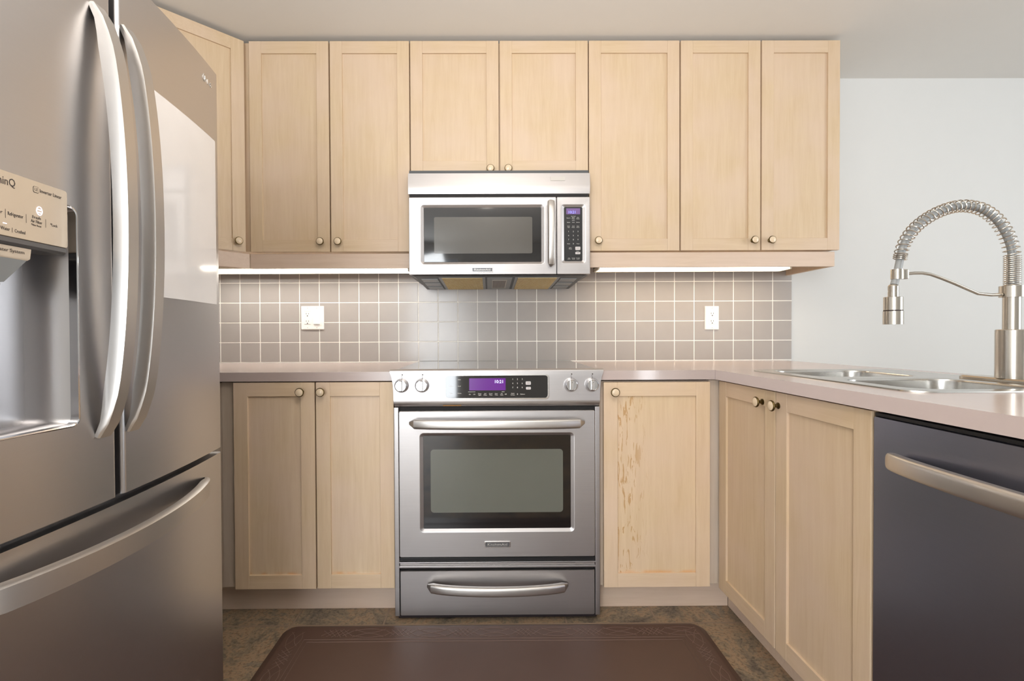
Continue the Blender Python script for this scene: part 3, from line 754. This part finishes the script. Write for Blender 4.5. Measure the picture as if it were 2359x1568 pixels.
    m.rr([(-1.795, -1.6050, 1.181, 1.1919, .004, .03), (-1.795, -1.6050, 1.181, 1.1919, .004, -.007), (-1.793, -1.6070, 1.185, 1.1917, .003, -.0108)], 'panel_grey')
    cp = m.build('dispenser_panel', ld)
    wl_ = cp
    m = MB(F); y = -.0118
    def T(s, x0, x1, z, size, mat='text_dark'): m.text(s, size, textm((x0+x1)/2, z, y), mat, .0001, fit=x1-x0)
    T('ThinQ', -1.7255, -1.6925, 1.2710, .0165); m.build('panel_title', ld); m = MB(F)
    m.rr([(-1.6650, -1.6560, 1.2680, 1.2775, .002, y), (-1.6650, -1.6560, 1.2680, 1.2775, .002, y-.0002)], 'text_dark'); m.rr([(-1.6645, -1.6565, 1.2686, 1.2769, .0018, y-.0002), (-1.6645, -1.6565, 1.2686, 1.2769, .0018, y-.0004)], 'panel_tan')
    m.text('LE', .0062, textm(-1.6605, 1.2728, y-.0005), 'text_dark', .0001, fit=.0050); m.build('compressor_symbol', ld); m = MB(F)
    T('Inverter Linear', -1.6540, -1.6165, 1.2728, .0078); m.build('panel_title', ld); m = MB(F)
    T('Freezer', -1.735, -1.712, 1.2255, .0070); T('Refrigerator', -1.7045, -1.6815, 1.2255, .0076); T('Fresh', -1.6670, -1.6535, 1.2298, .0066); T('Air Filter', -1.6695, -1.6510, 1.2234, .0066); T('*Filter Reset', -1.6690, -1.6525, 1.2177, .0042); T('*Lock', -1.6370, -1.6245, 1.2245, .0062)
    T('Water', -1.7150, -1.7015, 1.2027, .0072); T('Crushed', -1.6945, -1.6785, 1.2024, .0072)
    for x in (-1.7081, -1.6771, -1.6453): m.box(x, x+.0004, y-.0002, y, 1.218, 1.231, 'text_dark')
    m.box(-1.6985, -1.6981, y-.0002, y, 1.199, 1.206, 'text_dark')
    m.build('panel_lettering', ld)
    m = MB(F); R = Matrix.Translation((-1.6552, y, 1.2413)) @ Matrix.Diagonal((.72, 1, 1, 1)) @ Matrix.Rotation(PI/2, 4, 'X')
    m.loops([[R @ Vector((r*math.cos(2*PI*k/24), r*math.sin(2*PI*k/24), h)) for k in range(24)] for r, h in ((.0070, 0), (.0070, .0003), (.0058, .0003), (.0058, 0))], 'icon_glow', False, False); m.box(-1.6586, -1.6518, y-.0003, y, 1.2422, 1.2440, 'icon_glow'); m.box(-1.6580, -1.6524, y-.0003, y, 1.2380, 1.2396, 'icon_glow')
    m.build('filter_icon', ld, label='glowing white round filter icon')
    MB(F).box(-1.7118, -1.7062, y-.0002, y, 1.2096, 1.2108, 'icon_glow').build('indicator_light', ld, label='glowing white dash above the word Water')
    # nozzle housing
    m = MB(F); m.loops([[(-1.785, .03, 1.1805), (-1.6635, .03, 1.1805), (-1.6635, -.006, 1.1805), (-1.785, -.006, 1.1805)], [(-1.785, .03, 1.1655), (-1.6645, .03, 1.1655), (-1.6645, -.005, 1.1655), (-1.785, -.005, 1.1655)], [(-1.785, .03, 1.1625), (-1.668, .03, 1.1625), (-1.668, -.004, 1.1625), (-1.785, -.004, 1.1625)]], 'panel_tan')
    m.loops([[(-1.785, .06, 1.1624), (-1.669, .06, 1.1624), (-1.669, -.004, 1.1624), (-1.785, -.004, 1.1624)], [(-1.77, .055, 1.128), (-1.692, .055, 1.128), (-1.692, .008, 1.128), (-1.77, .008, 1.128)]], 'charcoal_light')
    m.cyl((-1.71, .03, 1.128), (-1.71, .03, 1.117), .012, 'chrome', 18); m.box(-1.745, -1.692, .012, .05, 1.1215, 1.1279, 'chrome', .002)
    m.text('Water System', .0072, textm(-1.6970, 1.1735, -.0064), 'text_dark', .0001, fit=.045); m.build('dispenser_nozzle', ld)
    # thin bright rim round the alcove
    m = MB(); L = []
    def rim(y, z, dx): return (fx(y)+dx, y, z)
    pts = []
    r = .012
    for cy_, cz_, t0 in ((ay1-r, az1-r, 0), (ay0+r, az1-r, PI/2), (ay0+r, az0+r, PI), (ay1-r, az0+r, 1.5*PI)):
        for i in range(7):
            a = t0+PI/2*i/6; pts.append((cy_, cz_, math.cos(a), math.sin(a)))
    def lp(o_, dx): return [rim(cy_+(r+o_)*ca_, cz_+(r+o_)*sa_, dx) for cy_, cz_, ca_, sa_ in pts]
    m.loops([lp(-.0005, -.012), lp(-.0005, .0015), lp(.0015, .002), lp(.0035, .0012), lp(.0035, -.003)], 'chrome', False, False); m.build('dispenser_rim', ld)
    # logo
    m = MB()
    yl = -1.178; nn = fnorm(yl); u = Vector((-nn.y, nn.x, 0)); M = Matrix((u, Vector((0, 0, 1)), nn)).transposed().to_4x4(); M.translation = Vector((fx(yl), yl, 1.7005))+nn*.0006
    ring = [M @ Vector((.0088*math.cos(a), .0088*math.sin(a), 0)) for a in [PI*.12+i*(2*PI-PI*.62)/26 + PI*.5 - .0 for i in range(27)]]
    m.tube(ring, .0009, 'logo_silver', 6); m.tube([M @ Vector(p) for p in ((0, .005, 0), (0, -.004, 0), (.004, -.004, 0))], .0008, 'logo_silver', 6)
    m.tube([M @ Vector(p) for p in ((.003, -.0, 0), (.0085, .0, 0))], .0008, 'logo_silver', 6)
    m.cyl(M @ Vector((-.0035, .003, -.0004)), M @ Vector((-.0035, .003, .0008)), .0013, 'logo_silver', 10)
    ftext(m, 'L G', -1.164, 1.6985, .0165, 'logo_silver', depth=.0004); m.build('logo', rd, label='small silver emblem and letters')
    # white magnetic board hung on the right door
    m = MB(); n = 20; L = []
    for z in (1.131, 1.562):
        P = [];
        for i in range(n+1):
            y = -1.432+.307*i/n; v = Vector((fx(y), y, z))+fnorm(y)*.0018; P.append(tuple(v))
        for i in range(n, -1, -1):
            y = -1.432+.307*i/n; v = Vector((fx(y), y, z))+fnorm(y)*.0002; P.append(tuple(v))
        L.append(P)
    m.loops(L, 'board_white')
    tag(m.build('whiteboard'), 'blank glossy white magnetic sheet stuck on the right fridge door', 'whiteboard')
build_fridge()

# ------------------------------------------------------------------ dishwasher
def build_dishwasher():
    t = thing('dishwasher', 'dark stainless dishwasher at the near end of the peninsula', 'dishwasher', (1.1, -1.66, 0))
    M = frame((.809, 0, 0), (0, -1, 0), (-1, 0, 0)); a, b = 1.354, 1.952
    MB(M).box(a+.004, b-.004, .031, .57, .10, .872, 'charcoal', .002).build('tub_body', t)
    m = MB(M); m.rr([(a, b, .115, .866, .004, .030), (a, b, .115, .866, .004, .003), (a+.002, b-.002, .117, .864, .004, 0)], 'steel_dishwasher'); d = m.build('door', t)
    MB(M).box(a+.002, b-.002, .002, .030, .8662, .8735, 'black_plastic', .001).build('control_strip', t)
    MB(M).box(a+.004, b-.004, .06, .08, .01, .10, 'black_plastic').build('kick_plate', t)
    n = 32; pts = []; secs = []
    for i in range(n+1):
        s = i/n; y = -1.412-.482*s; q = 4*s*(1-s)
        pts.append((.809-.009-.044*q**.68, y, .783+.006*q)); sc = min(1, (min(s, 1-s)*24+.2))**.5
        secs.append(sup(.0185*sc, .012*sc))
    MB().sweep(pts, (0, 0, 1), secs, 'steel_handle').build('handle', d)
    tag(MB().box(.812, 1.38, -1.985, -1.956, 0, .879, 'maple_pale_vertical', .001).build('end_panel'), 'pale end panel closing the peninsula beside the dishwasher', 'panel')
build_dishwasher()

# ------------------------------------------------------------------ sink, faucet
def build_sink():
    t = thing('sink', 'double-bowl stainless drop-in sink in the peninsula countertop', 'sink', (1.16, -1.01, .9146))
    zt = .9185; x0, x1, ya, yb, ym = .905, 1.405, -1.352, -.668, -1.01
    bx0, bx1 = .955, 1.262
    m = MB()
    def bowl(m, c0, c1, depth):
        r = .055
        m.rr([(bx0-.010, bx1+.010, c0-.010, c1+.010, r+.01, zt), (bx0-.003, bx1+.003, c0-.003, c1+.003, r+.003, zt-.002), (bx0, bx1, c0, c1, r, zt-.008), (bx0+.006, bx1-.006, c0+.006, c1-.006, r, zt-depth+.03), (bx0+.03, bx1-.03, c0+.03, c1-.03, r, zt-depth)], 'steel_sink', False, True, 8, 'XY')
        m.rr([(bx0-.0105, bx1+.0105, c0-.0105, c1+.0105, r+.01, zt-.0025), (bx0-.0015, bx1+.0015, c0-.0015, c1+.0015, r+.002, zt-.010), (bx0+.004, bx1-.004, c0+.004, c1-.004, r, zt-depth+.028), (bx0+.029, bx1-.029, c0+.029, c1-.029, r, zt-depth-.002)], 'steel_sink', False, True, 8, 'XY')
    for c0, c1, o0, o1 in ((-.975, -.715, ym, yb), (-1.305, -1.045, ya, ym)):
        q = .055+.01
        far = o1 == yb
        # rim half: outer edge down to the counter, inner edge at the bowl
        def loop(e, r, z):
            a0, a1 = x0-e, x1+e; b0 = o0-(0 if far else e); b1 = o1+(e if far else 0)
            P = []
            for cx, cy, t0, on in ((a1, b1, 0, far), (a0, b1, PI/2, far), (a0, b0, PI, not far), (a1, b0, 1.5*PI, not far)):
                rr_ = r if on else .0005; sx = -1 if cx == a1 else 1; sy = -1 if cy == b1 else 1
                for i in range(9):
                    tt = t0+PI/2*i/8; P.append((cx+sx*rr_+rr_*math.cos(tt), cy+sy*rr_+rr_*math.sin(tt), z))
            return P
        inner = []
        for cx, cy, t0 in ((bx1+.010-q, c1+.010-q, 0), (bx0-.010+q, c1+.010-q, PI/2), (bx0-.010+q, c0-.010+q, PI), (bx1+.010-q, c0-.010+q, 1.5*PI)):
            for i in range(9):
                tt = t0+PI/2*i/8; inner.append((cx+q*math.cos(tt), cy+q*math.sin(tt), zt))
        m.loops([loop(.001, .05, .9148), loop(0, .05, zt-.0008), loop(-.006, .045, zt), inner], 'steel_sink', False, False)
    m.build('rim', t)
    m = MB(); bowl(m, -.975, -.715, .19); m.build('bowl', t)
    m = MB(); bowl(m, -1.305, -1.045, .19); m.build('bowl', t)
    for y in (-.845, -1.175):
        MB().lathe([(.045, .002), (.043, .0035), (.03, .002), (.028, -.001), (0, -.001)], 'chrome', Matrix.Translation((1.108, y, zt-.19+.0005)), 24).build('drain', t)
build_sink()
def build_faucet():
    fxx, fy, z0 = 1.325, -1.16, .9186
    t = thing('faucet', 'tall brushed nickel spring-neck kitchen faucet behind the sink', 'faucet', (fxx, fy, z0))
    m = MB(); m.rr([(fxx-.031, fxx+.031, fy-.125, fy+.125, .030, z0), (fxx-.031, fxx+.031, fy-.125, fy+.125, .030, z0+.006), (fxx-.027, fxx+.027, fy-.121, fy+.121, .026, z0+.010)], 'nickel', plane='XY', seg=8); m.build('deck_plate', t)
    m = MB(); m.lathe([(.031, 0), (.031, .125), (.0295, .127), (.019, .127)], 'nickel', Matrix.Translation((fxx, fy, z0+.0095)), 36); bd = m.build('base', t)
    dx, dy, lz = .80, -.60, 1.020
    m = MB(); m.cyl((fxx, fy, lz), (fxx+.062*dx, fy+.062*dy, lz), .0205, 'nickel', 28); m.cyl((fxx+.0622*dx, fy+.0622*dy, lz), (fxx+.074*dx, fy+.074*dy, lz), .022, 'nickel', 28); m.cyl((fxx+.068*dx, fy+.068*dy, lz+.015), (fxx+.09*dx, fy+.09*dy, lz+.09), .0045, 'nickel', 12); m.build('lever_handle', t)
    MB().cyl((fxx, fy, z0+.136), (fxx, fy, 1.15), .0175, 'nickel', 28).build('riser_pipe', t)
    # picture of the neck in its own X-Z plane
    S = .001148/3.266*1.0
    def P(cx, cy):   # neck outline measured on a photograph grid, in metres from the riser axis
        px = cx-1158; return (fxx+px*.0003450, 0, 1.046-(cy-1084)*.0003450)
    # collar on the riser
    zc0, zc1 = P(0, 815)[2], P(0, 730)[2]
    MB().lathe([(.0175, 0), (.0245, .0), (.0245, zc1-zc0), (.0175, zc1-zc0)], 'nickel', Matrix.Translation((fxx, fy, zc0)), 32).build('collar', t)
    arch = [(1160, 728), (1160, 640), (1160, 560), (1158, 500), (1145, 430), (1115, 350), (1065, 268), (1000, 200), (910, 148), (800, 128), (700, 138), (600, 172), (510, 220), (435, 278), (380, 340), (340, 410), (318, 475), (308, 530), (298, 580), (285, 640), (270, 700), (266, 716)]
    ctrl = [Vector((P(a, b)[0], fy, P(a, b)[2])) for a, b in arch]
    # dense Catmull-Rom path
    path = []
    for i in range(len(ctrl)-1):
        p0, p1, p2, p3 = ctrl[max(i-1, 0)], ctrl[i], ctrl[i+1], ctrl[min(i+2, len(ctrl)-1)]
        for k in range(12):
            s = k/12; path.append(.5*((2*p1)+(-p0+p2)*s+(2*p0-5*p1+4*p2-p3)*s*s+(-p0+3*p1-3*p2+p3)*s**3))
    path.append(ctrl[-1])
    MB().tube(path[::2]+[path[-1]], .0085, 'charcoal_light', 14).build('hose', t)
    # spring
    cum = [0]
    for a, b in zip(path, path[1:]): cum.append(cum[-1]+(b-a).length)
    def at(s):
        for i in range(len(cum)-1):
            if cum[i+1] >= s:
                q = (s-cum[i])/max(1e-9, cum[i+1]-cum[i]); return path[i].lerp(path[i+1], q), (path[i+1]-path[i]).normalized()
        return path[-1], (path[-1]-path[-2]).normalized()
    send = cum[12*17]; sdense = (ctrl[3]-ctrl[0]).length
    pts = []; s = 0; ph = 0
    while s < send:
        p, tg = at(s); n1 = Vector((0, 1, 0)); n2 = tg.cross(n1).normalized()
        rad = .0165-.0025*min(1, s/send)
        pts.append(p+rad*(math.cos(ph)*n1+math.sin(ph)*n2))
        if s < sdense: pitch = .0052
        elif s > send-.016: pitch = .0045
        else: pitch = .0126
        st = 2*PI/14; ph += st; s += pitch*st/(2*PI)
    MB().tube(pts, .0014, 'nickel', 6).build('spring', t)
    # arm and holder ring
    rod = [(1082, 795), (1000, 797), (900, 786), (820, 752), (720, 708), (620, 668), (540, 640), (480, 630), (420, 630), (362, 635)]
    MB().tube([(P(a, b)[0], fy, P(a, b)[2]) for a, b in rod], .0040, 'nickel', 12).build('support_arm', t)
    hx, hz0, hz1 = P(288, 0)[0], P(0, 676)[2], P(0, 602)[2]
    m = MB(); m.lathe([(.0095, 0), (.0135, 0), (.0135, hz1-hz0), (.0095, hz1-hz0)], 'nickel', Matrix.Translation((hx, fy, hz0)), 28); m.box(hx+.010, P(362, 0)[0], fy-.008, fy+.008, hz0, hz1, 'nickel', .003); m.build('hose_holder', t)
    sx_, zt_, zb_ = P(266, 0)[0], P(0, 716)[2], P(0, 1015)[2]
    H = zt_-zb_
    Mx = Matrix.Translation((sx_-.002, fy, zb_))
    m = MB(); m.lathe([(.0215, 0), (.0215, .034)], 'nickel', Mx, 32); m.lathe([(.0205, .0342), (.0205, .0368)], 'slot_dark', Mx, 32); m.lathe([(.0205, .037), (.0205, .070), (.0195, .071), (.0115, .0712), (.0115, .085), (.0108, .0852), (.0108, .087), (.0115, .0872), (.0115, H-.004), (.0085, H)], 'nickel', Mx, 32)
    sh = m.build('spray_head', t)
    MB().box(sx_+.010, sx_+.0195, fy-.006, fy+.006, zb_+.033, zb_+.045, 'black_plastic', .003).build('spray_button', sh)
build_faucet()

# ------------------------------------------------------------------ outlets
def outlet_hole(m, F, x, z):
    m.box(x-.0065, x-.0048, -.0088, -.0078, z, z+.0075, 'slot_dark'); m.box(x+.0048, x+.0065, -.0088, -.0078, z+.0005, z+.007, 'slot_dark')
    R = Matrix.Translation((x, -.0078, z-.007)) @ Matrix.Rotation(PI/2, 4, 'X'); m.lathe([(.0026, 0), (.0026, .001)], 'slot_dark', R, 10)
def build_outlets():
    F = frame((0, -.0087, 0), (1, 0, 0), (0, -1, 0))
    def plate(m, x0, x1, z0, z1):
        m.rr([(x0, x1, z0, z1, .003, 0), (x0, x1, z0, z1, .003, -.003), (x0+.003, x1-.003, z0+.003, z1-.003, .003, -.006)], 'plastic_white')
    t = thing('power_outlet', 'white wall plate with outlet and rocker switch, on the tiles left of the range', 'outlet', (-.914, -.009, 1.0785))
    m = MB(F); plate(m, -.970, -.857, 1.0785, 1.1955)
    for x in (-.937, -.891):
        for z in (1.0885, 1.1855): m.cyl((x, -.005, z), (x, -.0065, z), .0025, 'label_paper', 10)
    m.build('plate', t)
    m = MB(F); m.box(-.953, -.921, -.008, -.004, 1.1055, 1.170, 'plastic_white', .001); m.box(-.953, -.921, -.0085, -.007, 1.1685, 1.170, 'label_paper')
    outlet_hole(m, F, -.937, 1.154); outlet_hole(m, F, -.937, 1.117); m.build('socket', t)
    m = MB(F); m.loops([[(-.907, -.004, 1.1055), (-.875, -.004, 1.1055), (-.875, -.004, 1.170), (-.907, -.004, 1.170)], [(-.906, -.012, 1.1065), (-.876, -.012, 1.1065), (-.876, -.0065, 1.169), (-.906, -.0065, 1.169)]], 'plastic_white'); m.build('rocker_switch', t)
    t = thing('power_outlet', 'narrow white double outlet on the tiles right of the range', 'outlet', (1.076, -.009, 1.0695))
    m = MB(F); plate(m, 1.0412, 1.111, 1.0695, 1.187)
    for z in (1.079, 1.177): m.cyl((1.076, -.005, z), (1.076, -.0065, z), .0025, 'label_paper', 10)
    m.build('plate', t)
    m = MB(F); m.box(1.060, 1.092, -.008, -.004, 1.096, 1.1615, 'plastic_white', .001); outlet_hole(m, F, 1.076, 1.147); outlet_hole(m, F, 1.076, 1.1095); m.build('socket', t)
build_outlets()

# ------------------------------------------------------------------ floor mat
def build_mat():
    t = thing('floor_mat', 'dark brown cushioned kitchen mat with embossed border in front of the range', 'mat', (-.02, -1.16, 0))
    x0, x1, y0, y1 = -.765, .722, -1.62, -.690
    m = MB(); m.rr([(x0, x1, y0, y1, .045, .0002), (x0+.002, x1-.002, y0+.002, y1-.002, .045, .006), (x0+.022, x1-.022, y0+.022, y1-.022, .03, .0185), (x0+.03, x1-.03, y0+.03, y1-.03, .025, .019)], 'mat_rubber', plane='XY', seg=8); m.build('pad', t)
    m = MB(); z = .0192; r = .0011
    def line(pts, closed=False):
        if closed: pts = pts+[pts[0]]
        m.tube([(a, b, z) for a, b in pts], r, 'mat_ridge', 4)
    for d in (.098, .112): line([(x0+d, y0+d), (x1-d, y0+d), (x1-d, y1-d), (x0+d, y1-d)], True)
    def motif(ox, oy, ux, uy, L):
        vx, vy = -uy, ux
        def q(a, b): return (ox+ux*a+vx*b, oy+uy*a+vy*b)
        n = max(1, round(L/.21)); st = L/n
        for k in range(n):
            c = st*(k+.5)
            for j in range(-2, 3):      # woven diamond
                line([q(c+j*.018-.016, -.022+abs(j)*.004), q(c+j*.018+.016, .022-abs(j)*.004)]); line([q(c+j*.018-.016, .022-abs(j)*.004), q(c+j*.018+.016, -.022+abs(j)*.004)])
            for s in (-1, 1):           # interlaced arcs between the diamonds
                P = []
                for i in range(9):
                    a = i/8; P.append(q(c+.055+(st-.11)*a, s*(.022-.034*math.sin(PI*a)*.6)))
                line(P)
                P = []
                for i in range(9):
                    a = i/8; P.append(q(c+.055+(st-.11)*a, s*(.014+.010*math.sin(PI*a))))
                line(P)
    e = .064
    motif(x0+e+.03, y1-e, 1, 0, x1-x0-2*e-.06); motif(x0+e, y0+e+.03, 0, 1, y1-y0-2*e-.06); motif(x1-e, y0+e+.03, 0, 1, y1-y0-2*e-.06)
    m.build('embossed_border', t)
build_mat()
bpy.context.view_layer.update()
